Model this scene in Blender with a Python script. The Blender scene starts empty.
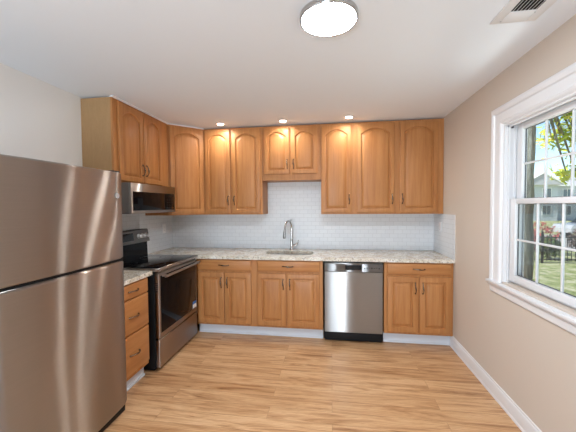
import bpy, bmesh, math, random
from mathutils import Vector, Matrix
random.seed(7)
SC = bpy.context.scene
COL = SC.collection
PI = math.pi

# ------------------------------------------------------------------ camera
F_PX, YAW, PITCH, ROLL, CAM_H = 301.62, -.1436, -.0337, -.0077, 1.4739

def cam_ray(u, v):
    a, b = u, v
    c, s = math.cos(ROLL), math.sin(ROLL)
    a, b = c*a + s*b, -s*a + c*b
    x, y2, z2 = a/F_PX, 1.0, -b/F_PX
    c, s = math.cos(PITCH), math.sin(PITCH)
    y, z = c*y2 - s*z2, s*y2 + c*z2
    c, s = math.cos(YAW), math.sin(YAW)
    return Vector((c*x + s*y, -s*x + c*y, z))

_f = cam_ray(0, 0).normalized()
_r = (cam_ray(1, 0) - cam_ray(0, 0)).normalized()
_u = (cam_ray(0, 0) - cam_ray(0, 1)).normalized()
cam = bpy.data.cameras.new('camera')
cam.sensor_width = 36.0
cam.lens = F_PX/576*36
cam.clip_start = .02
cam_o = bpy.data.objects.new('camera', cam)
COL.objects.link(cam_o)
m = Matrix((_r, _u, -_f)).transposed().to_4x4()
m.translation = (0, 0, CAM_H)
cam_o.matrix_world = m
SC.camera = cam_o

# ------------------------------------------------------------------ world, sun, exposure
EXPOSURE = 0.5
SKY = 0.16
SUN = 6.5
LAMP = 120.0
REAR_FILL = 100.0
WINDOW_FILL = 36.0
CAN = 130.0
SPOT = 9.0
w = bpy.data.worlds.new('sky')
SC.world = w
w.use_nodes = True
wn, wl = w.node_tree.nodes, w.node_tree.links
bg = wn['Background']
sky = wn.new('ShaderNodeTexSky')
sky.sky_type = 'NISHITA'
sky.sun_disc = False
sky.sun_elevation = math.radians(48)
sky.sun_rotation = math.radians(225)
sky.air_density = 1.0
sky.dust_density = .1
sky.ozone_density = 3.0
wl.new(sky.outputs[0], bg.inputs[0])
bg.inputs[1].default_value = SKY
sun = bpy.data.lights.new('sun', 'SUN')
sun.energy = SUN
sun.angle = math.radians(.6)
sun.color = (1, .95, .86)
sun_o = bpy.data.objects.new('sun', sun)
COL.objects.link(sun_o)
sun_o.rotation_euler = Vector((.72, .22, -.75)).to_track_quat('-Z', 'Y').to_euler()
sun_o.location = (-20, -6, 22)
day = bpy.data.lights.new('rear_fill_light', 'AREA')     # added fill light at the unseen rear opening, standing in for daylight
day.shape = 'RECTANGLE'; day.size = 1.3; day.size_y = 1.6
day.energy = REAR_FILL
day.color = (.76, .88, 1)
rear_fill_o = bpy.data.objects.new('rear_fill_light', day)
COL.objects.link(rear_fill_o)
rear_fill_o.location = (-.72, -2.55, .85)
rear_fill_o.rotation_euler = (math.radians(135), 0, 0)      # tilted up so the fill brightens the ceiling
bounce = bpy.data.lights.new('window_fill_light', 'AREA')     # added fill light hidden below the sill, standing in for lawn bounce
bounce.shape = 'RECTANGLE'; bounce.size = 1.6; bounce.size_y = .6
bounce.energy = WINDOW_FILL
bounce.color = (.95, 1, .95)
window_fill_o = bpy.data.objects.new('window_fill_light', bounce)
COL.objects.link(window_fill_o)
window_fill_o.location = (2.1, 1.9, -.05)
window_fill_o.rotation_euler = Vector((-3.6, .7, 1.9)).to_track_quat('-Z', 'Y').to_euler()
SC.view_settings.view_transform = 'Standard'
SC.view_settings.look = 'None'
SC.view_settings.exposure = EXPOSURE
SC.view_settings.gamma = 1
SC.view_settings.use_curve_mapping = False
try:
    SC.cycles.use_denoising = True
    SC.cycles.max_bounces = 12
    SC.cycles.diffuse_bounces = 8
    SC.cycles.glossy_bounces = 6
    SC.cycles.transparent_max_bounces = 16
    SC.cycles.sample_clamp_indirect = 6
except Exception:
    pass

# ------------------------------------------------------------------ room numbers
D, XL, XR, H, YB = 3.889, -2.179, 1.236, 2.44, -2.2
WX0, WX1 = XR, XR + .13          # right wall thickness
WY0, WY1, WZ0, WZ1 = 1.60, 2.405, .905, 2.05    # window opening
OX0, OX1, OZ1 = -1.45, .08, 2.10                # unseen rear opening, added for fill and the dishwasher's bright strip

# ------------------------------------------------------------------ helpers
def tag(o, label=None, cat=None, group=None, kind=None):
    if label: o['label'] = label
    if cat: o['category'] = cat
    if group: o['group'] = group
    if kind: o['kind'] = kind
    return o

def thing(name, label, cat, loc=(0, 0, 0), rz=0, group=None):
    o = bpy.data.objects.new(name, None)
    o.empty_display_size = .1
    COL.objects.link(o)
    o.location = loc
    o.rotation_euler = (0, 0, rz)
    return tag(o, label, cat, group)

class MB:
    def __init__(s): s.bm = bmesh.new()
    def box(s, x0, x1, y0, y1, z0, z1, bev=0, seg=2):
        vs = [s.bm.verts.new(p) for p in ((x0,y0,z0),(x1,y0,z0),(x1,y1,z0),(x0,y1,z0),(x0,y0,z1),(x1,y0,z1),(x1,y1,z1),(x0,y1,z1))]
        fs = [s.bm.faces.new([vs[i] for i in q]) for q in ((3,2,1,0),(4,5,6,7),(0,1,5,4),(1,2,6,5),(2,3,7,6),(3,0,4,7))]
        if bev:
            es = list({e for f in fs for e in f.edges})
            bmesh.ops.bevel(s.bm, geom=es, offset=bev, segments=seg, profile=.5, affect='EDGES')
        return s
    def rings(s, rings, cap0=True, cap1=True, closed=True):
        rv = [[s.bm.verts.new(p) for p in r] for r in rings]
        n = len(rv[0])
        for a, b in zip(rv[:-1], rv[1:]):
            for i in range(n if closed else n-1):
                j = (i+1) % n
                s.bm.faces.new((a[i], a[j], b[j], b[i]))
        if cap0: s.bm.faces.new(list(reversed(rv[0])))
        if cap1: s.bm.faces.new(rv[-1])
        return s
    def tube(s, pts, r, seg=8, flat=None):
        pts = [Vector(p) for p in pts]
        if not hasattr(r, '__len__'): r = [r]*len(pts)
        rings = []; up = None
        for i, p in enumerate(pts):
            t = (pts[min(i+1, len(pts)-1)] - pts[max(i-1, 0)]).normalized()
            if up is None:
                up = Vector((0, 0, 1)) if abs(t.z) < .9 else Vector((1, 0, 0))
            a = t.cross(up)
            if a.length < 1e-4: a = t.cross(Vector((.3, 1, .2)))
            a.normalize(); b = a.cross(t).normalized(); up = b
            rings.append([p + r[i]*(math.cos(k*2*PI/seg)*a + math.sin(k*2*PI/seg)*b) for k in range(seg)])
        return s.rings(rings)
    def cyl(s, p0, p1, r0, r1=None, seg=20):
        return s.tube([p0, p1], [r0, r0 if r1 is None else r1], seg)
    def lathe(s, prof, c=(0, 0, 0), ax='z', seg=32, cap0=True, cap1=True):
        rs = []
        for r, h in prof:
            q = []
            for k in range(seg):
                a = k*2*PI/seg; x, y = r*math.cos(a), r*math.sin(a)
                p = {'z': (x, y, h), 'x': (h, x, y), 'y': (y, h, x)}[ax]
                q.append((p[0]+c[0], p[1]+c[1], p[2]+c[2]))
            rs.append(q)
        return s.rings(rs, cap0, cap1)
    def prism(s, pts, fn, d0, d1):
        return s.rings([[fn(a, b, d0) for a, b in pts], [fn(a, b, d1) for a, b in pts]])
    def ball(s, c, r, sub=2, sq=(1, 1, 1), jit=0):
        q = bmesh.ops.create_icosphere(s.bm, subdivisions=sub, radius=1)
        for v in q['verts']:
            k = 1 + random.uniform(-jit, jit)
            v.co = Vector((c[0]+v.co.x*r*sq[0]*k, c[1]+v.co.y*r*sq[1]*k, c[2]+v.co.z*r*sq[2]*k))
        return s
    def build(s, name, mat, parent=None, loc=(0, 0, 0), smooth=True, ang=24, rz=0):
        bm = s.bm
        bmesh.ops.recalc_face_normals(bm, faces=bm.faces)
        if smooth:
            for f in bm.faces: f.smooth = True
            lim = math.radians(ang)
            for e in bm.edges:
                if len(e.link_faces) == 2 and e.calc_face_angle(0) > lim: e.smooth = False
        me = bpy.data.meshes.new(name)
        bm.to_mesh(me); bm.free()
        me.materials.append(mat)
        o = bpy.data.objects.new(name, me)
        COL.objects.link(o)
        if parent: o.parent = parent
        o.location = loc
        o.rotation_euler = (0, 0, rz)
        return o

def struct(o): return tag(o, kind='structure')

# ------------------------------------------------------------------ materials
def mat(name, col=(.8, .8, .8), rough=.5, metal=0, spec=.5, emis=None, es=0, aniso=0, coat=0):
    m = bpy.data.materials.new(name)
    m.use_nodes = True
    b = m.node_tree.nodes['Principled BSDF']
    b.inputs['Base Color'].default_value = (*col, 1)
    b.inputs['Roughness'].default_value = rough
    b.inputs['Metallic'].default_value = metal
    b.inputs['Specular IOR Level'].default_value = spec
    b.inputs['Coat Weight'].default_value = coat
    b.inputs['Coat Roughness'].default_value = .15
    if emis:
        b.inputs['Emission Color'].default_value = (*emis, 1)
        b.inputs['Emission Strength'].default_value = es
    return m

class N:
    """small node-graph helper"""
    def __init__(s, m): s.t = m.node_tree; s.b = s.t.nodes['Principled BSDF']
    def new(s, typ, **kw):
        n = s.t.nodes.new(typ)
        for k, v in kw.items(): setattr(n, k, v)
        return n
    def link(s, a, b): s.t.links.new(a, b)
    def coords(s, scale=(1, 1, 1), rnd=True, rot=(0, 0, 0)):
        tc = s.new('ShaderNodeTexCoord')
        mp = s.new('ShaderNodeMapping')
        mp.inputs['Scale'].default_value = scale
        mp.inputs['Rotation'].default_value = rot
        if rnd:
            oi = s.new('ShaderNodeObjectInfo')
            mu = s.new('ShaderNodeMath', operation='MULTIPLY')
            mu.inputs[1].default_value = 37.0
            s.link(oi.outputs['Random'], mu.inputs[0])
            ad = s.new('ShaderNodeVectorMath', operation='ADD')
            s.link(tc.outputs['Object'], ad.inputs[0]); s.link(mu.outputs[0], ad.inputs[1])
            s.link(ad.outputs[0], mp.inputs['Vector'])
        else:
            s.link(tc.outputs['Object'], mp.inputs['Vector'])
        return mp.outputs[0]
    def noise(s, vec, scale=5, detail=4, rough=.5, dist=0):
        n = s.new('ShaderNodeTexNoise')
        n.inputs['Scale'].default_value = scale; n.inputs['Detail'].default_value = detail
        n.inputs['Roughness'].default_value = rough; n.inputs['Distortion'].default_value = dist
        s.link(vec, n.inputs['Vector'])
        return n.outputs['Fac']
    def ramp(s, fac, stops):
        r = s.new('ShaderNodeValToRGB')
        e = r.color_ramp.elements
        while len(e) < len(stops): e.new(.5)
        for q, (p, c) in zip(e, stops): q.position = p; q.color = (*c, 1)
        s.link(fac, r.inputs[0])
        return r.outputs[0]
    def mix(s, a, b, fac, mode='MIX'):
        x = s.new('ShaderNodeMix', data_type='RGBA', blend_type=mode)
        for i, v in ((6, a), (7, b), (0, fac)):
            if hasattr(v, 'links'): s.link(v, x.inputs[i])
            else: x.inputs[i].default_value = v if i == 0 else (*v, 1)
        return x.outputs[2]
    def bump(s, h, strength=.2, dist=.01):
        b = s.new('ShaderNodeBump')
        b.inputs['Strength'].default_value = strength; b.inputs['Distance'].default_value = dist
        s.link(h, b.inputs['Height']); s.link(b.outputs[0], s.b.inputs['Normal'])
    def col(s, c): s.link(c, s.b.inputs['Base Color'])

def paint(name, col, rough=.6, bump=.06):
    m = mat(name, col, rough, spec=.3)
    n = N(m); v = n.coords((1, 1, 1), False)
    n.bump(n.noise(v, 220, 2), bump, .003)
    return m

def wood(name, c0, c1, c2, scale, rough=.46):
    m = mat(name, c1, rough, spec=.35, coat=.05)
    n = N(m); v = n.coords(scale)
    a = n.noise(v, 1.0, 5, .6, .6)
    c = n.ramp(a, [(.28, c0), (.5, c1), (.75, c2)])
    v2 = n.coords(tuple(k*4 for k in scale))
    f = n.noise(v2, 1.0, 3, .6)
    c = n.mix(c, (.55, .50, .45), n.ramp(f, [(.5, (0, 0, 0)), (.8, (.28, .28, .28))]), 'MULTIPLY')
    n.col(c)
    n.bump(f, .04, .002)
    return m

W0, W1, W2 = (.37, .150, .047), (.44, .192, .063), (.51, .242, .088)
M = {}
M['wood_v'] = wood('honey_maple', W0, W1, W2, (26, 26, 1.6))
M['wood_h'] = wood('honey_maple_cross', W0, W1, W2, (1.6, 26, 26))
M['side_panel'] = wood('tan_side_panel', (.375, .225, .105), (.395, .24, .113), (.415, .255, .122), (40, 40, 6), .55)
M['cab_in'] = mat('cabinet_inside', (.30, .17, .07), .6)
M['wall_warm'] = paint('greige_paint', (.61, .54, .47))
M['wall_daylit'] = paint('daylit_greige_paint', (.78, .77, .755))  # the right wall's greige, with daylight put into the colour as a paler tone
M['ceiling'] = paint('ceiling_paint', (.82, .88, .95), .7)
M['trim'] = mat('white_trim', (.74, .75, .77), .32)
M['vinyl'] = mat('white_vinyl', (.72, .73, .75), .3)
M['toe'] = mat('white_toe', (.62, .65, .70), .5)
M['black'] = mat('black_plastic', (.010, .010, .011), .55, spec=.2)
M['dark_gray'] = mat('dark_gray', (.05, .05, .055), .45)
M['black_glass'] = mat('black_glass', (.004, .004, .005), .03, spec=.14)
M['white_plastic'] = mat('white_plastic', (.85, .85, .86), .3)
M['pewter'] = mat('pewter', (.20, .17, .14), .25, 1)
M['chrome'] = mat('brushed_nickel', (.50, .49, .48), .16, 1)
M['knob'] = mat('knob_metal', (.80, .80, .81), .3, .7)
M['blue_ink'] = mat('blue_ink', (.04, .16, .45), .4)
M['gray_ink'] = mat('gray_ink', (.45, .46, .48), .4)
M['lens'] = mat('lamp_lens', (1, 1, 1), .4, emis=(.88, .94, 1), es=LAMP)
M['can_lens'] = mat('can_lens', (1, 1, 1), .4, emis=(1, .94, .86), es=CAN)
M['screen'] = mat('display', (.01, .012, .014), .08)

def steel(name, col, rough=.32, wob=0, aniso=.8):
    """brushed sheet metal: reflections drawn out vertically"""
    m = mat(name, col, rough, 1)
    n = N(m)
    g = n.new('ShaderNodeBsdfAnisotropic'); g.distribution = 'GGX'
    g.inputs['Roughness'].default_value = rough
    g.inputs['Anisotropy'].default_value = -aniso
    cx = n.new('ShaderNodeCombineXYZ')
    cx.inputs[2].default_value = 1.0
    n.link(cx.outputs[0], g.inputs['Tangent'])
    f = n.noise(n.coords((3, 3, 400), False), 1, 2)
    n.link(n.mix(col, tuple(k*.88 for k in col), f), g.inputs['Color'])
    if wob:
        b = n.new('ShaderNodeBump')
        b.inputs['Strength'].default_value = wob; b.inputs['Distance'].default_value = .05
        n.link(n.noise(n.coords((2.2, 2.2, 1.1), False), 1, 1), b.inputs['Height']); n.link(b.outputs[0], g.inputs['Normal'])
    n.t.nodes.remove(n.b)
    n.link(g.outputs[0], n.t.nodes['Material Output'].inputs[0])
    return m
M['steel'] = steel('stainless', (.50, .49, .48), .35)
M['strip_steel'] = steel('control_strip_steel', (.34, .345, .35), .40)
M['fridge_steel'] = steel('fridge_stainless', (.55, .525, .505), .28, wob=.10, aniso=.86)
M['dark_steel'] = steel('range_stainless', (.54, .49, .45), .34)
M['slate'] = steel('control_panel_steel', (.36, .355, .35), .35)

def glass_mat(name, tint=(1, 1, 1), refl=1.0):
    m = bpy.data.materials.new(name); m.use_nodes = True
    t = m.node_tree; t.nodes.remove(t.nodes['Principled BSDF'])
    out = t.nodes['Material Output']
    tr = t.nodes.new('ShaderNodeBsdfTransparent'); tr.inputs[0].default_value = (*tint, 1)
    gl = t.nodes.new('ShaderNodeBsdfGlossy'); gl.inputs['Roughness'].default_value = .02
    fr = t.nodes.new('ShaderNodeFresnel'); fr.inputs[0].default_value = 1.45
    mx = t.nodes.new('ShaderNodeMixShader')
    ge = t.nodes.new('ShaderNodeNewGeometry')
    fb = t.nodes.new('ShaderNodeMath'); fb.operation = 'SUBTRACT'; fb.inputs[0].default_value = 1
    mu = t.nodes.new('ShaderNodeMath'); mu.operation = 'MULTIPLY'
    t.links.new(ge.outputs['Backfacing'], fb.inputs[1]); t.links.new(fb.outputs[0], mu.inputs[0]); t.links.new(fr.outputs[0], mu.inputs[1])
    t.links.new(mu.outputs[0], mx.inputs[0]); t.links.new(tr.outputs[0], mx.inputs[1]); t.links.new(gl.outputs[0], mx.inputs[2])
    t.links.new(mx.outputs[0], out.inputs[0])
    return m
M['glass'] = glass_mat('window_glass', (.96, .98, .98))
def screen_mat():
    m = bpy.data.materials.new('insect_mesh'); m.use_nodes = True
    t = m.node_tree; b = t.nodes['Principled BSDF']; out = t.nodes['Material Output']
    b.inputs['Base Color'].default_value = (.05, .055, .06, 1); b.inputs['Roughness'].default_value = .8
    tr = t.nodes.new('ShaderNodeBsdfTransparent')
    mx = t.nodes.new('ShaderNodeMixShader'); mx.inputs[0].default_value = .30
    t.links.new(tr.outputs[0], mx.inputs[1]); t.links.new(b.outputs[0], mx.inputs[2]); t.links.new(mx.outputs[0], out.inputs[0])
    return m
M['insect'] = screen_mat()

def tile_mat(name, axis):
    m = mat(name, (.8, .8, .8), .34, spec=.4)
    n = N(m)
    tc = n.new('ShaderNodeTexCoord'); sp = n.new('ShaderNodeSeparateXYZ'); cb = n.new('ShaderNodeCombineXYZ')
    n.link(tc.outputs['Object'], sp.inputs[0])
    n.link(sp.outputs[axis], cb.inputs[0]); n.link(sp.outputs[2], cb.inputs[1])
    br = n.new('ShaderNodeTexBrick')
    br.offset = .5
    br.inputs['Scale'].default_value = 1
    br.inputs['Brick Width'].default_value = .1016
    br.inputs['Row Height'].default_value = .0508
    br.inputs['Mortar Size'].default_value = .0014
    br.inputs['Mortar Smooth'].default_value = .25
    br.inputs['Color1'].default_value = (.70, .73, .76, 1)
    br.inputs['Color2'].default_value = (.67, .70, .735, 1)
    br.inputs['Mortar'].default_value = (.50, .52, .54, 1)
    n.link(cb.outputs[0], br.inputs['Vector'])
    n.col(br.outputs['Color'])
    iv = n.new('ShaderNodeMath', operation='SUBTRACT'); iv.inputs[0].default_value = 1
    n.link(br.outputs['Fac'], iv.inputs[1])
    n.bump(iv.outputs[0], .35, .002)
    return m
M['tile_x'] = tile_mat('subway_tile_back', 0)
M['tile_y'] = tile_mat('subway_tile_side', 1)

def granite():
    m = mat('granite', (.6, .56, .5), .16, spec=.5)
    n = N(m); v = n.coords((1, 1, 1), False)
    big = n.noise(v, 14, 4, .6)
    c = n.ramp(big, [(.3, (.50, .42, .31)), (.5, (.69, .65, .56)), (.68, (.80, .78, .72))])
    vo = n.new('ShaderNodeTexVoronoi'); vo.inputs['Scale'].default_value = 95
    n.link(v, vo.inputs['Vector'])
    c = n.mix(c, (.86, .84, .78), n.ramp(vo.outputs['Distance'], [(.12, (.8, .8, .8)), (.3, (0, 0, 0))]))
    sp = n.noise(v, 75, 3, .65)
    c = n.mix(c, (.13, .10, .075), n.ramp(sp, [(.56, (0, 0, 0)), (.64, (.95, .95, .95))]))
    sp2 = n.noise(v, 38, 3, .6, .5)
    c = n.mix(c, (.30, .24, .18), n.ramp(sp2, [(.58, (0, 0, 0)), (.66, (.8, .8, .8))]))
    n.col(c)
    return m
M['granite'] = granite()

def floor_mat():
    m = mat('plank_floor', (.6, .4, .2), .33, spec=.4)
    n = N(m); v = n.coords((1, 1, 1), False)
    br = n.new('ShaderNodeTexBrick')
    br.offset = .37; br.offset_frequency = 2
    br.inputs['Scale'].default_value = 1
    br.inputs['Brick Width'].default_value = 1.22
    br.inputs['Row Height'].default_value = .125
    br.inputs['Mortar Size'].default_value = .0009
    br.inputs['Mortar Smooth'].default_value = .2
    br.inputs['Color1'].default_value = (0, 0, 0, 1); br.inputs['Color2'].default_value = (1, 1, 1, 1)
    br.inputs['Mortar'].default_value = (.5, .5, .5, 1)
    n.link(v, br.inputs['Vector'])
    # per-plank shift of the grain
    sc = n.new('ShaderNodeVectorMath', operation='MULTIPLY'); sc.inputs[1].default_value = (7.3, 3.1, 5.7)
    n.link(br.outputs['Color'], sc.inputs[0])
    ad = n.new('ShaderNodeVectorMath', operation='ADD'); n.link(v, ad.inputs[0]); n.link(sc.outputs[0], ad.inputs[1])
    def mp(s):
        q = n.new('ShaderNodeMapping'); q.inputs['Scale'].default_value = s
        n.link(ad.outputs[0], q.inputs['Vector']); return q.outputs[0]
    g = n.noise(mp((1.3, 14, 1)), 1.0, 5, .62, 1.6)
    c = n.ramp(g, [(.30, (.28, .13, .055)), (.42, (.51, .295, .145)), (.52, (.64, .405, .22)), (.70, (.73, .50, .295))])
    wv = n.new('ShaderNodeTexWave'); wv.wave_type = 'BANDS'; wv.bands_direction = 'Y'
    wv.inputs['Scale'].default_value = 5.0; wv.inputs['Distortion'].default_value = 7
    wv.inputs['Detail'].default_value = 3; wv.inputs['Detail Scale'].default_value = 1.0
    n.link(mp((.9, 5.0, 1)), wv.inputs['Vector'])
    c = n.mix(c, (.52, .36, .25), n.ramp(wv.outputs['Fac'], [(.0, (.65, .65, .65)), (.18, (0, 0, 0))]), 'MULTIPLY')
    f = n.noise(mp((6, 120, 1)), 1.0, 3, .6)
    c = n.mix(c, (.62, .52, .44), n.ramp(f, [(.5, (0, 0, 0)), (.8, (.5, .5, .5))]), 'MULTIPLY')
    c = n.mix(c, (.86, .80, .74), br.outputs['Color'], 'MULTIPLY')
    c = n.mix(c, (.25, .14, .06), br.outputs['Fac'])
    n.col(c)
    n.bump(f, .03, .002)
    return m
M['floor'] = floor_mat()

def noisy(name, stops, scale=6, rough=.9, mscale=(1, 1, 1), bump=0, rnd=False):
    m = mat(name, stops[0][1], rough, spec=.2)
    n = N(m); v = n.coords(mscale, rnd)
    f = n.noise(v, scale, 5, .6)
    n.col(n.ramp(f, stops))
    if bump: n.bump(f, bump, .03)
    return m
M['grass'] = noisy('grass', [(.34, (.20, .24, .09)), (.48, (.42, .47, .20)), (.62, (.72, .68, .48))], 2.6)
M['road'] = noisy('pavement', [(.3, (.40, .39, .37)), (.7, (.50, .49, .47))], 1.2)
M['bark'] = noisy('bark', [(.3, (.10, .095, .075)), (.5, (.22, .215, .175)), (.7, (.34, .35, .30))], 3, .95, (8, 8, 1.4), .9)
M['leaf'] = noisy('spring_leaves', [(.35, (.30, .42, .06)), (.5, (.52, .60, .09)), (.65, (.74, .70, .14))], 3.0, .6)
M['shrub'] = noisy('shrub_leaves', [(.35, (.05, .09, .03)), (.6, (.14, .20, .06))], 9, .7, rnd=True)
M['dry_shrub'] = noisy('brown_twigs', [(.35, (.05, .035, .03)), (.6, (.16, .11, .09))], 9, .8)
M['red_shrub'] = noisy('red_blossom', [(.35, (.35, .06, .06)), (.6, (.60, .20, .18))], 9, .8)
M['siding'] = noisy('gray_siding', [(.4, (.48, .53, .60)), (.6, (.54, .59, .66))], 2, .8, (.2, .2, 14))
M['dark_siding'] = noisy('slate_siding', [(.4, (.09, .11, .14)), (.6, (.11, .13, .16))], 2, .8, (.2, .2, 14))
M['shingle'] = noisy('gray_shingles', [(.4, (.36, .37, .40)), (.6, (.44, .45, .48))], 5, .9, (1, 6, 6))
M['brick'] = noisy('exterior_brick', [(.4, (.30, .17, .13)), (.6, (.38, .24, .18))], 6, .9)
M['pane_far'] = mat('far_window_glass', (.10, .16, .22), .08, spec=.8)
M['iron'] = mat('black_iron', (.015, .015, .017), .5)
M['car_paint'] = mat('silver_car_paint', (.75, .77, .80), .22, .2, coat=.6)
M['car_glass'] = mat('car_glass', (.02, .03, .035), .05)
M['rubber'] = mat('tyre_rubber', (.02, .02, .02), .8)

# ------------------------------------------------------------------ room shell
T = .12
struct(MB().box(XL-T, XR+.13, YB-T, D+T, -.1, 0).build('floor', M['floor'], smooth=False))
# plank direction runs along x; the slab's own coordinates are the world's
b = MB().box(XL-T, XR+.13, YB-T, D+T, H, H+.12)
struct(b.build('ceiling', M['ceiling'], smooth=False))
struct(MB().box(XL-T, XL, YB-T, D+T, 0, H).build('wall_left', M['wall_daylit'], smooth=False))
struct(MB().box(XL, XR, D, D+T, 0, H).build('wall_back', M['wall_daylit'], smooth=False))
b = MB()
b.box(WX0, WX1, YB-T, WY0, 0, H); b.box(WX0, WX1, WY1, D+T, 0, H)
b.box(WX0, WX1, WY0, WY1, 0, WZ0); b.box(WX0, WX1, WY0, WY1, WZ1, H)
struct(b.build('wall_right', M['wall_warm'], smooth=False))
b = MB()
b.box(XL, OX0, YB-T, YB, 0, H); b.box(OX1, XR, YB-T, YB, 0, H); b.box(OX0, OX1, YB-T, YB, OZ1, H)
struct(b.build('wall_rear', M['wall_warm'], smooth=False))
# white casing round the added, unseen opening behind the camera
b = MB()
b.box(OX0-.09, OX0, YB, YB+.02, 0, OZ1+.09, .004); b.box(OX1, OX1+.09, YB, YB+.02, 0, OZ1+.09, .004)
b.box(OX0, OX1, YB, YB+.02, OZ1, OZ1+.09, .004)
struct(b.build('trim_1', M['trim']))

def baseboard(name, y0, y1):
    prof = [(0, 0), (.019, 0), (.019, .012), (.014, .020), (.014, .088), (.011, .100), (.007, .104), (.006, .116), (0, .120)]
    b = MB()
    b.rings([[(XR-a, y0, z) for a, z in prof], [(XR-a, y1, z) for a, z in prof]])
    return struct(b.build(name, M['trim'], ang=20))
baseboard('baseboard_right', YB, D-.56)
b = MB()
prof = [(0, 0), (.014, 0), (.014, .095), (.006, .12), (0, .12)]
b.rings([[(XL+a, YB, z) for a, z in prof], [(XL+a, 1.05, z) for a, z in prof]])
struct(b.build('baseboard_left', M['trim']))
# thin white filler strip between the wall cabinets and the ceiling
b = MB()
b.box(XL+.280, XL+.312, 2.395, D-.60, 2.424, H)
b.rings([[(XL+.300, D-.613, z), (XL+.613, D-.300, z), (XL+.590, D-.280, z), (XL+.280, D-.590, z)] for z in (2.425, H)])
struct(b.build('trim_2', M['trim'], smooth=False))

# ------------------------------------------------------------------ window_1 (right wall)
win = bpy.data.objects.new('window_1', None); COL.objects.link(win); win.location = (XR, (WY0+WY1)/2, WZ0)
struct(win)
def wb(): return MB()
def wput(b, name, m, **k): return b.build(name, m, win, (-win.location.x, -win.location.y, -win.location.z), **k)
# casing: mitred colonial profile swept up the far side, across the head and down the near side
CW = .135
prof = [(0, 0), (.010, .014), (.022, .018), (.030, .012), (.085, .016), (.092, .024), (.112, .028), (.124, .026), (CW, .020), (CW, 0)]
path = []
rings = []
for (cy, cz, sy, sz) in ((WY1, WZ0-.015, 1, 0), (WY1, WZ1, 1, 1), (WY0, WZ1, -1, 1), (WY0, WZ0-.015, -1, 0)):
    rings.append([(XR-t, cy+sy*a, cz+sz*a) for a, t in prof])
b = wb(); b.rings(rings); wput(b, 'casing', M['trim'], ang=15)
b = wb(); b.box(XR-.040, XR+.06, WY0-CW-.02, WY1+CW+.018, WZ0-.032, WZ0-.012, .005); wput(b, 'stool', M['trim'])
b = wb(); b.rings([[(XR-t, y, WZ0-.032-z) for t, z in ((0, 0), (.026, 0), (.026, .012), (.017, .022), (.015, .062), (.008, .072), (0, .072))] for y in (WY0-CW, WY1+CW)])
wput(b, 'apron', M['trim'], ang=20)
# jamb liner and sloping sill
b = wb()
b.box(XR, XR+.136, WY1-.012, WY1-.0005, WZ0-.012, WZ1); b.box(XR, XR+.136, WY0+.0005, WY0+.012, WZ0-.012, WZ1)
b.box(XR, XR+.136, WY0+.012, WY1-.012, WZ1-.012, WZ1-.0005); b.box(XR+.06, XR+.150, WY0+.012, WY1-.012, WZ0-.004, WZ0+.018)
for y0, y1 in ((WY1-.026, WY1-.012), (WY0+.012, WY0+.026)):
    b.box(XR+.022, XR+.034, y0, y1, WZ0, WZ1-.012); b.box(XR+.066, XR+.072, y0, y1, WZ0, WZ1-.012); b.box(XR+.124, XR+.134, y0, y1, WZ0, WZ1-.012)
b.box(XR+.022, XR+.034, WY0+.012, WY1-.012, WZ1-.026, WZ1-.012)
b.box(XR+.124, XR+.134, WY0+.012, WY1-.012, WZ1-.030, WZ1-.012)
wput(b, 'jamb', M['vinyl'], smooth=False)
GY0, GY1 = 1.70, 2.308
def sash(name, xa, xb, z0, z1, rb, rt, out):
    y0, y1 = WY0+.014, WY1-.028
    g0, g1 = y0+.062, y1-.062
    b = wb()
    b.box(xa, xb, y0, g0, z0, z1, .004); b.box(xa, xb, g1, y1, z0, z1, .004)
    b.box(xa, xb, g0, g1, z0, z0+rb, .004); b.box(xa, xb, g0, g1, z1-rt, z1, .004)
    o = wput(b, name, M['vinyl'])
    zc0, zc1 = z0+rb, z1-rt
    xm = (xa+xb)/2
    def put(bb, nm, m):
        q = bb.build(nm, m, o); return q
    bb = MB()
    for k in (1, 2):
        y = g0+(g1-g0)*k/3
        bb.box(xm-.007, xm+.007, y-.0065, y+.0065, zc0, zc1, .004)
    z = (zc0+zc1)/2
    bb.box(xm-.0068, xm+.0068, g0, g1, z-.0065, z+.0065, .004)
    put(bb, 'muntin_grid', M['vinyl'])
    bb = MB(); bb.box(xm-.002, xm+.002, g0-.004, g1+.004, zc0-.004, zc1+.004)
    put(bb, 'glass_pane', M['glass'])
    bb = MB()   # dark glazing gasket
    t = .004
    for (ya, yb, za, zb) in ((g0, g0+t, zc0, zc1), (g1-t, g1, zc0, zc1), (g0, g1, zc0, zc0+t), (g0, g1, zc1-t, zc1)):
        bb.box(xm+.003, xm+.010, ya, yb, za, zb)
    put(bb, 'glazing_gasket', M['dark_gray'])
    return o
sash('lower_sash', XR+.034, XR+.066, WZ0+.018, 1.512, .050, .036, False)
sash('upper_sash', XR+.072, XR+.106, 1.476, WZ1-.014, .036, .042, True)
b = wb(); b.box(XR+.034, XR+.046, WY1-.040, WY1-.028, WZ1-.036, WZ1-.022); wput(b, 'sash_stop', M['dark_gray'])
b = wb(); b.box(XR+.1175, XR+.1185, WY0+.026, WY1-.026, WZ0+.018, 1.50); o = wput(b, 'insect_screen', M['insect'])

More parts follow.
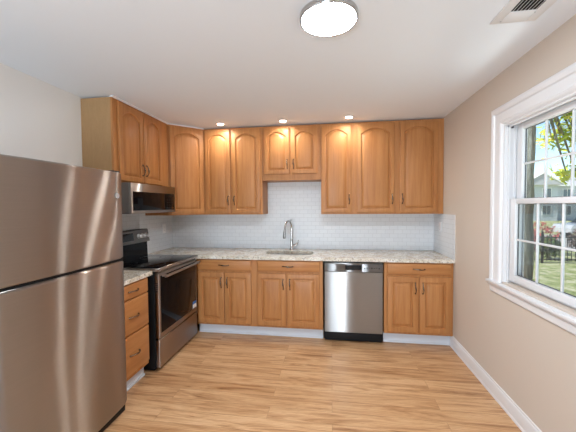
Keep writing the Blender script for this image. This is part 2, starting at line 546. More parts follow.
# ------------------------------------------------------------------ cabinet builders
def bow_handle(parent, loc, L=.108, vertical=True, name='handle'):
    """slender bow pull with flared feet, standing off the face towards -y"""
    pts, rr = [], []
    n = 14
    for i in range(n+1):
        t = i/n
        s = (t-.5)*L
        y = -.004 - .024*math.sin(PI*t)**.7
        dx = .003*math.sin(2*PI*t)
        pts.append((dx, y, s) if vertical else (s, y, dx))
        rr.append(.0040 + .0032*math.exp(-((t-.5)/.16)**2) + .0022*(abs(2*t-1)**6))
    b = MB(); b.tube(pts, rr, 10)
    for s in (-1, 1):
        c = s*(L/2-.004)
        p0, p1 = ((0, 0, c), (0, -.010, c)) if vertical else ((c, 0, 0), (c, -.010, 0))
        b.cyl(p0, p1, .0075, .0045, 12)
    return b.build(name, M['pewter'], parent, loc, ang=60)

def panel_door(parent, x, z, wd, h, arch=0, name='door', y=-.021, fw=.046):
    t = .019
    def outline(d, topd=None):
        x0, x1 = fw+d, wd-fw-d
        if arch:
            za = h-.052-d; zs = za-arch
        else:
            za = zs = h-fw-d
        P = [(x0, fw+d), (x1, fw+d)]
        m_ = 17
        for i in range(m_):
            q = i/(m_-1)
            xx = x1+(x0-x1)*q
            zz = zs+(za-zs)*max(0, 1-abs(2*q-1)**2) if arch else zs
            P.append((xx, zz))
        return P
    base = outline(0)
    def outer(d):
        P = [(d, d), (wd-d, d)]
        k = len(base)-2
        for i, (xx, zz) in enumerate(base[2:]):
            if i == 0: P.append((wd-d, h-d))
            elif i == k-1: P.append((d, h-d))
            else: P.append((xx, h-d))
        return P
    R = [(outer(0), t), (outer(0), .005), (outer(.002), .0015), (outer(.006), 0), (outline(0), 0), (outline(.002), .004), (outline(.004), .0135),
         (outline(.012), .0135), (outline(.015), .0105), (outline(.036), .0015), (outline(.038), .0010)]
    b = MB()
    b.rings([[(a, yy, c) for a, c in P] for P, yy in R])
    return b.build(name, M['wood_v'], parent, (x, y, z), ang=22)

def slab_drawer(parent, x, z, wd, h, y=-.020, handle=True):
    t = .019
    R = [(0, t), (0, .007), (.004, .002), (.009, 0)]
    b = MB()
    b.rings([[(d, yy, d), (wd-d, yy, d), (wd-d, yy, h-d), (d, yy, h-d)] for d, yy in R])
    o = b.build('drawer', M['wood_h'], parent, (x, y, z), ang=22)
    if handle: bow_handle(o, (wd/2, 0, h/2), .118, False)
    return o

def carcass(t, wd, dp, z0, z1, m, bottom=True, top=True):
    b = MB(); p = .016
    b.box(0, p, .019, dp, z0, z1); b.box(wd-p, wd, .019, dp, z0, z1)
    if bottom: b.box(p, wd-p, .019, dp-p, z0, z0+p)
    if top: b.box(p, wd-p, .019, dp-p, z1-p, z1)
    b.box(p, wd-p, dp-p, dp, z0, z1)
    return b.build('carcass', m, t, smooth=False)

def face_frame(t, wd, z0, z1, openings, m=None):
    """openings: rectangles (x0,x1,za,zb) left open behind the doors"""
    xs = sorted({0, wd} | {o[0] for o in openings} | {o[1] for o in openings})
    zs = sorted({z0, z1} | {o[2] for o in openings} | {o[3] for o in openings})
    b = MB()
    for xa, xb in zip(xs[:-1], xs[1:]):
        run = None
        for za, zb in zip(zs[:-1], zs[1:]):
            c = ((xa+xb)/2, (za+zb)/2)
            hole = any(o[0] < c[0] < o[1] and o[2] < c[1] < o[3] for o in openings)
            if hole:
                if run: b.box(xa, xb, 0, .019, *run); run = None
            else:
                run = (run[0], zb) if run else (za, zb)
        if run: b.box(xa, xb, 0, .019, *run)
    return b.build('face_frame', m or M['wood_v'], t, smooth=False)

def wall_cabinet(label, loc, rz, wd, h, doors, z_door, group, arch=.075, side=None, hz=.155, valance=0):
    """doors: (x0, x1, handle side) ; z_door: (za, zb) relative to the base"""
    t = thing('wall_cabinet', label, 'cabinet', loc, rz, group)
    carcass(t, wd, .304, 0, h, side or M['wood_v'])
    face_frame(t, wd, 0, h, [(x0+.012, x1-.012, z_door[0]+.012, z_door[1]-.012) for x0, x1, s in doors])
    for x0, x1, s in doors:
        d = panel_door(t, x0, z_door[0], x1-x0, z_door[1]-z_door[0], arch)
        hx = (.026 if s == 'l' else x1-x0-.026)
        bow_handle(d, (hx, 0, hz), .11)
    return t

YU = D-.305         # face frame plane of the wall cabinets on the back wall
ZU, ZT = 1.372, 2.427
UH = ZT-ZU
# left wall, over the microwave
t = wall_cabinet('two-door honey maple cabinet above the microwave, tan end panel toward the refrigerator',
    (XL+.305, 2.393, 1.695), PI/2, .884, ZT-1.695, [(.056, .402, 'r'), (.411, .735, 'l')], (.015, ZT-1.695-.022), None, .055, M['side_panel'], .125)
# diagonal corner cabinet: five-sided body
t = thing('corner_wall_cabinet', 'tall single-door honey maple cabinet set diagonally in the corner, right of the microwave', 'cabinet', (XL+.305, D-.61, ZU), PI/4)
L = .305*math.sqrt(2)
b = MB()
s2 = math.sqrt(.5)
def dg(x, y):   # room corner offset -> local
    dx, dy = x-(XL+.305), y-(D-.61)
    return (s2*(dx+dy), s2*(-dx+dy))
pts = [dg(XL+.305+.014, D-.61+.014+.0001), dg(XL+.609-.014+.0005, D-.305-.014+.0005), dg(XL+.609, D-.291), dg(XL+.609, D-.001), dg(XL+.001, D-.001), dg(XL+.001, D-.609), dg(XL+.291, D-.609)]
b.prism(pts, lambda a, c, d: (a, c, d), 0, UH)
b.build('carcass', M['wood_v'], t, smooth=False)
b = MB()
fr = [(0, .036, 0, UH), (L-.036, L, 0, UH), (.036, L-.036, 0, .032), (.036, L-.036, UH-.04, UH)]
for xa, xb, za, zb in fr: b.box(xa, xb, 0, .019, za, zb)
b.build('face_frame', M['wood_v'], t, smooth=False)
panel_door(t, .018, .018, L-.036, UH-.040, .060)
# back wall
wall_cabinet('tall two-door honey maple cabinet between the diagonal corner and short over-sink cabinets',
    (XL+.611, YU, ZU), 0, .739, UH, [(.021, .341, 'r'), (.366, .716, 'l')], (.018, UH-.022), None, .060)
wall_cabinet('short two-door honey maple cabinet over the sink and faucet',
    (-.826, YU, 1.780), 0, .703, ZT-1.780, [(.027, .331, 'r'), (.355, .662, 'l')], (.074, ZT-1.780-.022), None, .055, None, .115)
wall_cabinet('narrow single-door tall honey maple cabinet right of the short one over the sink',
    (-.122, YU, ZU), 0, .379, UH, [(.008, .350, 'r')], (.018, UH-.022), None, .060)
wall_cabinet('wide two-door tall honey maple cabinet against the right wall',
    (.258, YU, ZU), 0, .976, UH, [(.033, .450, 'r'), (.508, .914, 'l')], (.018, UH-.022), None, .060)

# base cabinets
YBF = D-.61
def base_cabinet(label, loc, rz, wd, layout, dp=.608, toe=True, top=True, side=None):
    t = thing('base_cabinet', label, 'cabinet', loc, rz)
    carcass(t, wd, dp, .114, .872, side or M['wood_v'], True, top)
    ops = []
    for k, x0, x1, za, zb in layout: ops.append((x0+.012, x1-.012, za+.012, zb-.012))
    face_frame(t, wd, .114, .876, ops)
    for k, x0, x1, za, zb in layout:
        if k == 'drawer': slab_drawer(t, x0, za, x1-x0, zb-za)
        else:
            d = panel_door(t, x0, za, x1-x0, zb-za, 0, fw=.052)
            bow_handle(d, (.030 if k == 'l' else x1-x0-.030, 0, zb-za-.115), .118)
    b = MB(); b.box(0, wd, .050, .062, .0, .113); b.box(0, wd, .036, .050, 0, .018, .004)
    o = b.build('toe_kick', M['toe'], t); tag(o, 'white toe kick')
    b = MB(); b.box(.02, wd-.02, .062, dp, 0, .113)
    b.build('plinth', M['cab_in'], t, smooth=False)
    return t
DR = (.748, .866); DO = (.140, .724)
x0 = -1.545
base_cabinet('two-door honey maple base cabinet with a drawer, beside the range', (x0, YBF, 0), 0, .706,
    [('drawer', .018, .648, *DR), ('r', .018, .331, *DO), ('l', .343, .648, *DO)])
x0 = -.838
base_cabinet('two-door honey maple base cabinet under the sink', (x0, YBF, 0), 0, .742,
    [('drawer', .012, .708, *DR), ('r', .012, .338, *DO), ('l', .352, .708, *DO)], top=False)
x0 = .548
base_cabinet('two-door honey maple base cabinet between the dishwasher and the right wall', (x0, YBF, 0), 0, .686,
    [('drawer', .030, .660, *DR), ('r', .030, .340, *DO), ('l', .354, .660, *DO)])
# three-drawer stack on the left wall
t = base_cabinet('three-drawer honey maple base cabinet between the refrigerator and the range', (XL+.594, 1.970, 0), PI/2, .420,
    [('drawer', .012, .408, .752, .866), ('drawer', .012, .408, .472, .738), ('drawer', .012, .408, .150, .458)], .590)

# ------------------------------------------------------------------ countertops
def rrect(x0, x1, y0, y1, r, n=6):
    P = []
    for cx, cy, a0 in ((x1-r, y1-r, 0), (x0+r, y1-r, 90), (x0+r, y0+r, 180), (x1-r, y0+r, 270)):
        for i in range(n+1):
            a = math.radians(a0+90*i/n); P.append((cx+r*math.cos(a), cy+r*math.sin(a)))
    return P
def slab(outline, hole, z0, z1):
    b = MB(); bm = b.bm
    loops = [outline]+([hole] if hole else [])
    allv = []
    for lp in loops:
        vs = [bm.verts.new((x, y, z1)) for x, y in lp]
        es = [bm.edges.new((vs[i], vs[(i+1) % len(vs)])) for i in range(len(vs))]
        allv.append((vs, es))
    r = bmesh.ops.triangle_fill(bm, use_beauty=True, use_dissolve=False, edges=[e for _, es in allv for e in es])
    fs = [g for g in r['geom'] if isinstance(g, bmesh.types.BMFace)]
    ex = bmesh.ops.extrude_face_region(bm, geom=fs)
    for v in [g for g in ex['geom'] if isinstance(g, bmesh.types.BMVert)]: v.co.z = z0
    return b
SK = (-.775, -.215, D-.475, D-.185)
ctop = [(XL+.001, 3.216), (-1.531, 3.216), (-1.531, D-.648), (XR-.002, D-.648), (XR-.002, D-.001), (XL+.001, D-.001)]
b = slab(ctop, rrect(*SK, .09), .878, .914)
o = b.build('countertop', M['granite'], smooth=False)
tag(o, 'long speckled beige granite countertop with the sink cut into it, along the back wall', 'countertop')
b = MB(); b.box(XL+.001, XL+.625, 1.969, 2.428, .878, .914, .003)
o = b.build('countertop', M['granite'], smooth=False)
tag(o, 'short speckled beige granite countertop on the three-drawer cabinet', 'countertop')

# backsplash tile fields
b = MB(); b.box(XL+.006, XR-.006, D-.006, D-.0005, .915, ZU-.001)
b.box(-.822, -.124, D-.006, D-.0005, ZU-.001, 1.778)
o = b.build('backsplash', M['tile_x'], smooth=False); tag(o, 'white subway tile backsplash behind the faucet, on the back wall', 'backsplash')
b = MB(); b.box(XL+.0005, XL+.006, 1.93, D-.001, .915, ZU-.001); b.box(XL+.0005, XL+.006, 2.398, D-.612, ZU-.001, 1.69)
o = b.build('backsplash', M['tile_y'], smooth=False); tag(o, 'white subway tile backsplash behind the range, on the left wall', 'backsplash')
b = MB(); b.box(XR-.006, XR-.0005, D-.640, D-.001, .915, ZU-.001)
o = b.build('backsplash', M['tile_y'], smooth=False); tag(o, 'narrow white subway tile backsplash on the right wall under the wide cabinet', 'backsplash')

# ------------------------------------------------------------------ sink and faucet
t = thing('kitchen_sink', 'stainless undermount sink set in the long granite countertop', 'sink', ((SK[0]+SK[1])/2, (SK[2]+SK[3])/2, .70))
hw, hd = (SK[1]-SK[0])/2, (SK[3]-SK[2])/2
b = MB()
rim = [(.022, .1768), (.002, .1768), (.001, .035), (-.008, .014), (-.030, .006)]
b.rings([[(x, y, z) for x, y in rrect(-hw-g, hw+g, -hd-g, hd+g, .09+g)] for g, z in rim], False, True)
b.build('basin', M['steel'], t)
b = MB(); b.lathe([(.045, .0065), (.045, .009), (.034, .0095), (.030, .007)], seg=24); b.build('drain', M['chrome'], t)
# faucet
fx, fy = -.505, D-.095
t = thing('faucet', 'tall arched brushed nickel pull-down faucet behind the sink', 'faucet', (fx, fy, .914))
b = MB(); b.lathe([(.029, 0), (.029, .006), (.024, .014), (.019, .03), (.0175, .075), (.0175, .13), (.0145, .14)], seg=24); b.build('base', M['chrome'], t)
dv = Vector((-.34, -.94, 0)).normalized()
pts = [(0, 0, .13), (0, 0, .20), (0, 0, .27)]
R_ = .085
for i in range(13):
    a = PI*i/12*1.0
    q = dv*(R_-R_*math.cos(a)); pts.append((q.x, q.y, .285+R_*math.sin(a)))
q = dv*(2*R_+.004); pts.append((q.x, q.y, .262))
b = MB(); b.tube(pts, .0115, 14); b.build('spout', M['chrome'], t, ang=60)
q0, q1, q2 = dv*(2*R_+.004), dv*(2*R_+.010), dv*(2*R_+.016)
b = MB(); b.tube([(q0.x, q0.y, .265), (q1.x, q1.y, .235), (q2.x, q2.y, .185), (q2.x*1.02, q2.y*1.02, .165)], [.0135, .016, .0185, .0175], 16)
o = b.build('spray_head', M['chrome'], t, ang=60)
b = MB(); b.tube([(q2.x*1.02, q2.y*1.02, .166), (q2.x*1.022, q2.y*1.022, .162)], [.0145, .0145], 16); b.build('nozzle', M['dark_gray'], o)
b = MB(); b.tube([(.012, 0, .055), (.05, -.003, .058)], [.014, .0125], 14); b.tube([(.045, -.003, .058), (.070, -.006, .075), (.088, -.008, .128)], [.0125, .008, .0055], 12)
b.build('lever', M['chrome'], t, ang=60)

# ------------------------------------------------------------------ dishwasher
dx0, dx1 = -.078, .532
dw = dx1-dx0
t = thing('dishwasher', 'stainless dishwasher built in under the countertop', 'dishwasher', (dx0, YBF-.028, 0))
b = MB(); b.box(-.008, dw+.008, .040, .62, .02, .866); b.box(.03, dw-.03, .060, .60, 0, .03); b.build('tub', M['black'], t, smooth=False)
b = MB(); b.box(0, dw, 0, .038, .108, .762, .006, 3); b.build('door_panel', M['steel'], t)
b = MB()
hx0, hx1 = .222, .392
b.box(0, hx0, 0, .038, .766, .858, .004); b.box(hx1, dw, 0, .038, .766, .858, .004)
b.box(hx0-.004, hx1+.004, 0.0005, .038, .838, .858, .003); b.box(hx0-.004, hx1+.004, .0005, .038, .766, .786, .003)
b.box(0, dw, -.004, .036, .850, .862, .003)
o = b.build('control_strip', M['strip_steel'], t)
b = MB()
b.prism([(hx0, .838), (hx1, .838), (hx1-.018, .786), (hx0+.018, .786)], lambda a, c, d: (a, d, c), -.001, .030)
b.build('pocket_handle', M['black'], t, smooth=False)
b = MB()
for i in range(7): b.box(.415+i*.025, .428+i*.025, -.0015, .002, .800+.004*(i % 3), .812+.004*(i % 2), .0005)
b.build('button_row', M['dark_gray'], o)
b = MB(); b.box(.004, dw-.004, .022, .040, .012, .104, .002); b.build('toe_panel', M['black'], t)

# ------------------------------------------------------------------ range
RX = -1.512                      # door face
ry0, ry1 = 2.447, 3.209
rw = ry1-ry0
t = thing('range', 'stainless freestanding electric range with black glass top and door', 'range', (RX, ry0, 0), PI/2)
# local: x along the wall (0..rw), y 0 = door face, + towards the wall
dpt = RX-XL
b = MB(); b.box(0, rw, .040, dpt-.055, .03, .900); b.box(.02, rw-.02, .070, dpt-.08, .0, .03); b.build('body', M['black'], t, smooth=False)
b = MB(); b.box(-.002, rw+.002, -.018, dpt-.075, .900, .926, .005); o = b.build('cooktop_frame', M['dark_steel'], t)
b = MB(); b.box(.012, rw-.012, .012, dpt-.080, .922, .9285, .0015); g = b.build('cooktop_glass', M['black_glass'], t)
for cx, cy, r in ((.20, .17, .105), (.56, .17, .085), (.20, .43, .075), (.56, .43, .105)):
    b = MB()
    b.lathe([(r, .9286), (r+.0015, .9288), (r+.003, .9286)], (cx, cy, 0), seg=40, cap0=False, cap1=False)
    b.build('burner_ring', M['dark_gray'], g)
# backguard
b = MB()
y0 = dpt-.082
b.rings([[(x, y0+.006, .926), (x, y0+.012, 1.085), (x, dpt-.008, 1.085), (x, dpt-.008, .926)] for x in (.008, rw-.008)])
b.build('backguard_base', M['black_glass'], t, smooth=False)
b = MB()
P = [(y0-.012, 1.082), (y0-.018, 1.092), (y0+.006, 1.216), (y0+.018, 1.224), (dpt-.008, 1.224), (dpt-.008, 1.082)]
b.rings([[(x, y, z) for y, z in P] for x in (0, rw)])
o = b.build('control_panel', M['slate'], t)
def on_panel(z): return y0-.018+.024*(z-1.092)/.124
b = MB()
b.rings([[(x, on_panel(z)-.002, z) for x, z in ((xa, 1.115), (xb, 1.115), (xb, 1.197), (xa, 1.197))] + [] for xa, xb in ((.27, .49),)] + [[(x, on_panel(z)+.002, z) for x, z in ((.27, 1.115), (.49, 1.115), (.49, 1.197), (.27, 1.197))]])
b.build('display', M['screen'], o)
for i, kx in enumerate((.055, .140, .575, .640, .705)):
    b = MB(); z = 1.155; yk = on_panel(z)
    b.lathe([(.027, .0), (.027, -.006), (.022, -.010), (.020, -.030), (.017, -.033)], (kx, yk, z), 'y', 24)
    b.box(kx-.004, kx+.004, yk-.038, yk-.030, z-.020, z+.020, .001)
    b.build('knob', M['knob'], o)
b = MB(); b.box(.003, rw-.003, 0, .042, .296, .884, .005); d = b.build('oven_door', M['dark_steel'], t)
b = MB(); b.box(.030, rw-.030, -.0025, .001, .345, .858, .001); b.build('oven_window', M['black_glass'], d)
b = MB()
b.tube([(.035, -.048, .856), (.06, -.052, .856), (rw-.06, -.052, .856), (rw-.035, -.048, .856)], .0125, 14)
for x in (.062, rw-.062): b.box(x-.012, x+.012, -.052, 0, .846, .866, .003)
b.build('handle', M['dark_steel'], d)
b = MB(); b.box(rw-.115, rw-.035, -.0035, -.0024, .352, .395); s = b.build('sticker', M['white_plastic'], d); tag(s, 'white and blue sticker')
b = MB(); b.box(rw-.115, rw-.035, -.0035, -.0024, .398, .425); b.build('sticker_band', M['blue_ink'], s)
b = MB()
for i in range(3): b.box(rw-.110, rw-.045-.012*i, -.0038, -.0034, .358+.011*i, .362+.011*i)
b.build('sticker_print', M['gray_ink'], s)
b = MB(); b.box(.003, rw-.003, .004, .042, .036, .284, .006); b.build('storage_drawer', M['dark_steel'], t)
b = MB()
for i in range(5): b.box(-.0006, .004, .010+.0, .030, .72+i*.018, .728+i*.018)
b.build('vent_slots', M['dark_gray'], d)

# ------------------------------------------------------------------ microwave
t = thing('microwave', 'stainless low-profile microwave hung under the cabinet over the range', 'microwave', (XL+.420, 2.447, 1.415), PI/2)
mw, mh = .762, .278
b = MB(); b.box(0, mw, .022, .404, .004, mh); b.build('case', M['slate'], t, smooth=False)
b = MB(); b.box(0, mw, -.004, .022, .0, mh-.002, .004)
o = b.build('front_frame', M['steel'], t)
b = MB(); b.box(.024, .535, -.007, -.001, .026, .200, .001); d = b.build('door_window', M['black_glass'], t)
b = MB(); b.box(.540, mw-.030, -.007, -.001, .026, .200, .001); p = b.build('control_panel', M['black_glass'], t)
b = MB(); b.box(.62, .70, -.0078, -.0068, .165, .185); b.build('display', M['screen'], p)
for i in range(3):
    for j in range(4):
        b = MB(); b.box(.580+i*.045, .600+i*.045, -.0077, -.0069, .045+j*.028, .053+j*.028)
        b.build('key', M['black'], p)
b = MB(); b.box(.05, mw-.05, .05, .20, -.003, .006); b.build('bottom_vent', M['dark_gray'], t, smooth=False)

# ------------------------------------------------------------------ refrigerator
FX = -1.452
fy0, fy1 = 1.050, 1.966
fw_ = fy1-fy0
t = thing('refrigerator', 'tall stainless top-freezer refrigerator at the left edge', 'refrigerator', (FX, fy0, 0), PI/2)
fd = FX-XL-.03
b = MB(); b.box(.004, fw_-.004, .078, fd, .04, 1.705, .006); b.box(.03, fw_-.03, .09, fd-.03, .0, .05); b.build('cabinet_body', M['dark_gray'], t)
def curved_door(name, z0, z1):
    """gently bowed door skin with rounded edges"""
    n = 20; P = []
    for i in range(n+1):
        q = i/n; x = fw_*q
        bow = .014*(1-(2*q-1)**2)
        e = min(q, 1-q)*fw_
        edge = .018*max(0, 1-e/.022)**2
        P.append((x, .014-bow+edge))
    P += [(fw_, .072), (0, .072)]
    b = MB()
    rr = [(z0, .008), (z0+.004, .002), (z0+.010, 0), (z0+.014, 0), (z1-.014, 0), (z1-.010, 0), (z1-.004, .002), (z1, .008)]
    b.rings([[(fw_/2+(x-fw_/2)*(1-2*g/fw_*.3), y+(g if y < .05 else 0), z) for x, y in P] for z, g in rr])
    return b.build(name, M['fridge_steel'], t, ang=50)
fz = curved_door('freezer_door', 1.112, 1.716)
rf = curved_door('fridge_door', .060, 1.092)
b = MB(); b.box(.004, fw_-.004, .030, .078, 1.088, 1.116); b.build('door_gap_gasket', M['black'], t, smooth=False)
b = MB(); b.box(.02, fw_-.02, .030, .080, .006, .056, .004); b.build('foot_grille', M['black'], t)
b = MB(); b.box(fw_-.075, fw_-.012, .03, .12, 1.716, 1.728, .004); b.build('hinge_cover', M['dark_gray'], t)
# round badge with its two letters
bx, bz = fw_-.078, 1.553
b = MB(); b.lathe([(.025, .004), (.025, -.003), (.021, -.0046), (.019, -.0025)], (bx, .0075, bz), 'y', 28)
bd = b.build('badge', M['chrome'], fz)
b = MB(); b.lathe([(.0188, -.0024), (.0186, -.0030)], (bx, .0075, bz), 'y', 28); b.build('badge_face', M['gray_ink'], bd)
cu = bpy.data.curves.new('badge_lettering', 'FONT'); cu.body = 'GE'; cu.size = .021; cu.extrude = .0006; cu.align_x = 'CENTER'; cu.align_y = 'CENTER'
tmp = bpy.data.objects.new('tmp_text', cu); COL.objects.link(tmp)
bpy.context.view_layer.update()
me = bpy.data.meshes.new_from_object(tmp.evaluated_get(bpy.context.evaluated_depsgraph_get()))
bpy.data.objects.remove(tmp)
me.materials.append(M['chrome'])
o = bpy.data.objects.new('badge_lettering', me); COL.objects.link(o); o.parent = bd
o.rotation_euler = (PI/2, 0, 0); o.location = (bx, .0040, bz)

# ------------------------------------------------------------------ ceiling fittings
t = thing('ceiling_light', 'large round flush ceiling lamp with a metal rim', 'ceiling light', (-.012, 1.580, H))
b = MB(); b.lathe([(.142, 0), (.147, -.003), (.147, -.024), (.145, -.028), (.138, -.028), (.136, -.023)], seg=64, cap1=False); b.build('rim', M['chrome'], t)
b = MB(); b.lathe([(.1365, -.024), (.135, -.0285), (.115, -.032), (.05, -.033)], seg=64); b.build('diffuser', M['lens'], t)
for x, y, nm in ((-1.290, 3.425, 'leftmost'), (-.545, 3.427, 'middle'), (.192, 3.400, 'rightmost')):
    t = thing('recessed_light', 'small round recessed ceiling light, %s of the three above the cabinets' % nm, 'ceiling light', (x, y, H), 0, 'recessed lights along the back cabinets')
    b = MB(); b.lathe([(.032, -.002), (.034, -.005), (.050, -.005), (.056, -.001), (.056, 0)], seg=32, cap0=False, cap1=False); b.build('trim_ring', M['trim'], t)
    b = MB(); b.lathe([(.034, -.0015), (.030, -.004)], seg=32); b.build('lens', M['can_lens'], t)
    sp = bpy.data.lights.new('can_beam', 'SPOT'); sp.energy = SPOT; sp.spot_size = math.radians(165); sp.spot_blend = .9
    sp.shadow_soft_size = .030; sp.color = (1, .93, .82)
    so = bpy.data.objects.new('can_beam', sp); COL.objects.link(so); so.parent = t; so.location = (0, 0, -.012)
# supply register
t = thing('ceiling_vent', 'white rectangular air register in the ceiling near the window wall', 'vent', (.838, 1.36, H))
vw, vl = .222, .425
sx0, sx1, sy0, sy1 = .050, .172, .050, .330
b = MB()
b.box(0, sx0, 0, vl, -.006, 0, .002); b.box(sx1, vw, 0, vl, -.006, 0, .002); b.box(sx0, sx1, 0, sy0, -.006, 0, .002); b.box(sx0, sx1, sy1, vl, -.006, 0, .002)
b.build('frame', M['trim'], t)
b = MB(); b.box(sx0, sx1, sy0, sy1, -.0012, -.0004); b.build('duct_back', M['black'], t, smooth=False)
for i in range(7):
    x = sx0+.010+i*.0172
    b = MB(); b.rings([[(x+.005, y, -.0015), (x-.003, y, -.008), (x-.0042, y, -.0075), (x+.0036, y, -.001)] for y in (sy0, sy1)])
    b.build('slat', M['trim'], t, smooth=False)
for x, y in ((.045, vl-.02), (.172, vl-.08)):
    b = MB(); b.lathe([(.004, -.006), (.0035, -.0075)], (x, y, 0), seg=12); b.build('screw', M['gray_ink'], t)

# ------------------------------------------------------------------ outlets
def outlet(label, loc, rz):
    t = thing('outlet', label, 'outlet', loc, rz)
    b = MB(); b.box(-.037, .037, -.006, 0, -.060, .060, .003); b.build('plate', M['white_plastic'], t)
    for dz in (-.02, .02):
        b = MB(); b.rings([[(x, y, z+dz) for x, z in rrect(-.016, .016, -.013, .013, .008, 4)] for y in (-.006, -.008)]); r = b.build('receptacle', M['white_plastic'], t)
        b = MB(); b.box(-.007, -.005, -.0085, -.0075, dz-.002, dz+.006); b.box(.005, .007, -.0085, -.0075, dz-.002, dz+.006); b.box(-.002, .002, -.0085, -.0075, dz-.009, dz-.005)
        b.build('slot', M['dark_gray'], r, smooth=False)
    b = MB(); b.lathe([(.0035, -.006), (.003, -.0072)], (0, 0, 0), 'y', 10); b.build('screw', M['gray_ink'], t)
outlet('white outlet plate on the tiled right wall beside the counter', (XR-.006, 3.655, 1.216), -PI/2)
outlet('white outlet plate on the tiled left wall behind the range corner', (XL+.006, 3.668, 1.190), PI/2)

# ------------------------------------------------------------------ outside the window
GZ = -.80
b = MB(); b.box(-4, 80, -8, 90, GZ-.2, GZ)
struct(b.build('ground', M['grass'], smooth=False))
b = MB(); b.box(2, 60, 16.2, 24.5, GZ, GZ+.02)
struct(b.build('road', M['road'], smooth=False))
# tree just outside
t = thing('tree', 'tall tree with spring yellow-green leaves just outside the window', 'tree', (3.43, 6.0, GZ))
b = MB()
pts, rr = [], []
for i in range(15):
    z = i*.40
    pts.append((.02*math.sin(i*1.7), .02*math.cos(i*1.3), z)); rr.append(.165*(1-.018*i) + .018*math.sin(i*2.3) + (.08 if i == 0 else 0))
b.tube(pts, rr, 18); b.build('trunk', M['bark'], t, ang=60)
def at(px_dir, y): return (px_dir[0]*y, y, CAM_H+px_dir[1]*y)
def raydir(u, v):
    r = cam_ray(u-288, v-216); return (r.x/r.y, r.z/r.y)
clusters = [((562, 104), 6.6, .42, 110), ((574, 112), 6.3, .40, 120), ((560, 134), 6.5, .30, 110), ((573, 136), 6.7, .36, 120), ((590, 120), 6.5, .6, 180),
            ((567, 176), 6.4, .17, 75), ((576, 172), 6.5, .22, 80), ((552, 140), 6.4, .18, 35), ((556, 118), 6.6, .28, 50), ((590, 160), 6.6, .4, 110), ((600, 90), 6.6, .7, 200), ((575, 88), 6.5, .4, 100)]
lv = MB(); brn = MB()
for (px, yy, rad, n) in clusters:
    c = Vector(at(raydir(*px), yy)) - Vector((3.43, 6.0, GZ))
    st = Vector((0, 0, 4.6)) if c.z > 2.6 else Vector((0, 0, 4.0))
    md = (st+c)/2 + Vector((0, 0, .35))
    brn.tube([st, md, c], [.05, .028, .010], 7)
    for k in range(n):
        p = c + Vector((random.gauss(0, 1), random.gauss(0, 1), random.gauss(0, .55)))*rad*.62
        a = Vector((random.uniform(-1, 1), random.uniform(-1, 1), random.uniform(-1, 1))).normalized()
        s_ = a.orthogonal().normalized()
        L_ = random.uniform(.05, .10); W_ = L_*.36
        q = [p-a*L_, p-a*L_*.2+s_*W_, p+a*L_*.5+s_*W_*.7, p+a*L_, p+a*L_*.5-s_*W_*.7, p-a*L_*.2-s_*W_]
        lv.bm.faces.new([lv.bm.verts.new(v) for v in q])
brn.build('branches', M['bark'], t)
lf = lv.build('foliage', M['leaf'], t, smooth=False); tag(lf, kind='stuff')
# iron fence
fyy = 12.8
t = thing('iron_fence', 'black iron picket fence across the lawn outside', 'fence', (6.0, fyy, GZ))
b = MB()
for z in (.12, .50, .98): b.box(0, 10, -.015, .015, z, z+.035)
for i in range(72): b.box(.07+i*.139, .088+i*.139, -.009, .009, .08, 1.08)
b.build('picket_panel', M['iron'], t, smooth=False)
for i in range(6):
    b = MB(); b.box(-.035, .035, -.035, .035, 0, 1.16, .004); b.ball((0, 0, 1.19), .045, 1); b.build('post', M['iron'], t, (i*2.0, 0, 0))
# shrubs beyond the fence
def shrub(label, x, y, r, h, m, nm='shrub', n=260, ls=.10):
    t = thing(nm, label, 'shrub', (x, y, GZ))
    b = MB()
    for i in range(6):
        a = i*2*PI/6; b.tube([(0, 0, 0), (r*.3*math.cos(a), r*.3*math.sin(a), h*.4), (r*.7*math.cos(a), r*.7*math.sin(a), h*.8)], [.03, .02, .008], 6)
    b.build('stems', M['bark'], t)
    b = MB()
    for k in range(n):
        u = Vector((random.gauss(0, 1), random.gauss(0, 1), random.gauss(0, 1))).normalized()*random.uniform(.55, 1)
        p = Vector((u.x*r, u.y*r, h*.55+u.z*h*.45))
        a = Vector((random.uniform(-1, 1), random.uniform(-1, 1), random.uniform(-1, 1))).normalized(); s_ = a.orthogonal().normalized()
        q = [p-a*ls, p+s_*ls*.45, p+a*ls, p-s_*ls*.45]
        b.bm.faces.new([b.bm.verts.new(v) for v in q])
    o = b.build('foliage', m, t, smooth=False); tag(o, kind='stuff')
shrub('red flowering shrub beyond the fence outside', 9.35, 15.0, .62, 1.5, M['red_shrub'])
shrub('brown bare shrub beyond the fence, right of the red one', 11.15, 15.3, .55, 1.15, M['dry_shrub'])
shrub('small green shrub at the fence below the red one', 8.75, 13.6, .42, .95, M['shrub'])
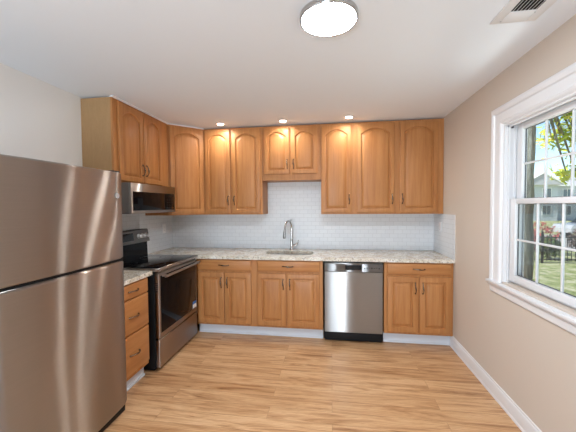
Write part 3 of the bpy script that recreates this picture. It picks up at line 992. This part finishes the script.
# parked car
t = thing('car', 'pale silver car parked beyond the fence outside', 'car', (17.6, 22.8, GZ+.02))
def carP(b, P, w0, w1): b.rings([[(x, y, z) for x, z in P] for y in (w0, w1)])
b = MB(); carP(b, [(-2.2, .32), (-2.25, .62), (-2.1, .86), (-1.1, .96), (1.0, .98), (2.05, .92), (2.2, .66), (2.18, .32)], -.88, .88)
bb = b.build('body', M['car_paint'], t)
b = MB(); b.rings([[(-1.15*s, -.82*k, .95), (1.7*s, -.82*k, .97), (1.7*s, .82*k, .97), (-1.15*s, .82*k, .95)] if i == 0 else [(-.55, -.66, 1.44), (1.2, -.66, 1.44), (1.2, .66, 1.44), (-.55, .66, 1.44)] for i, (s, k) in enumerate(((1, 1), (.6, .8)))])
b.build('cabin_glass', M['car_glass'], t, smooth=False)
b = MB(); b.box(-.55, 1.2, -.67, .67, 1.43, 1.48, .02); b.build('roof', M['car_paint'], t)
for x in (-1.4, 1.4):
    for y in (-.82, .82):
        b = MB(); b.lathe([(.20, -.11), (.33, -.11), (.33, .11), (.20, .11)], (x, y, .33), 'y', 20); b.build('wheel', M['rubber'], t)

# row of houses across the road
def house(label, x0, x1, y0, wall_m, eave, ridge, gable):
    t = thing('townhouse', label, 'house', (x0, y0, GZ))
    wd = x1-x0
    b = MB(); b.box(0, wd, 0, 9, 0, eave); b.build('walls', wall_m, t, smooth=False)
    b = MB()
    b.rings([[(x, -.5, eave), (x, 4.5, ridge), (x, 9.5, eave)] for x in (-.3, wd+.3)])
    b.build('roof', M['shingle'], t, smooth=False)
    b = MB(); b.box(-.3, wd+.3, -.56, -.46, eave-.12, eave+.06); b.build('gutter', M['trim'], t, smooth=False)
    if gable:
        gx, gw = gable
        b = MB(); b.rings([[(gx-gw, y, eave-.1), (gx, y, eave+gw*.55), (gx+gw, y, eave-.1)] for y in (-1.0, 3.0)]); g = b.build('gable_roof', M['shingle'], t, smooth=False)
        b = MB()
        for s in (-1, 1): b.tube([(gx+s*(gw+.1), -1.05, eave-.15), (gx, -1.05, eave+gw*.55+.02)], .09, 6)
        b.build('gable_trim', M['trim'], g)
    nwin = max(2, int(wd/2.3))
    for row in (eave-1.75, eave-4.0):
        for i in range(nwin):
            x = (i+.5)*wd/nwin
            if row < .2: continue
            b = MB(); b.box(x-.55, x+.55, -.08, .0, row-.08, row+1.3); f = b.build('window', M['trim'], t, smooth=False)
            b = MB()
            for sx in (-1, 1):
                b.box(x+sx*.25-.21, x+sx*.25+.21, -.10, -.07, row, row+1.2)
            b.build('pane', M['pane_far'], f, smooth=False)
    return t
house('gray-sided townhouse with a white-trimmed gable across the road, seen at left of the panes', 24.2, 29.6, 44.6, M['siding'], 4.85, 6.0, (3.0, 2.6))
house('wider gray townhouse with shallow shingle roof across the road, to the right', 30.3, 42.0, 45.8, M['siding'], 4.75, 6.05, None)
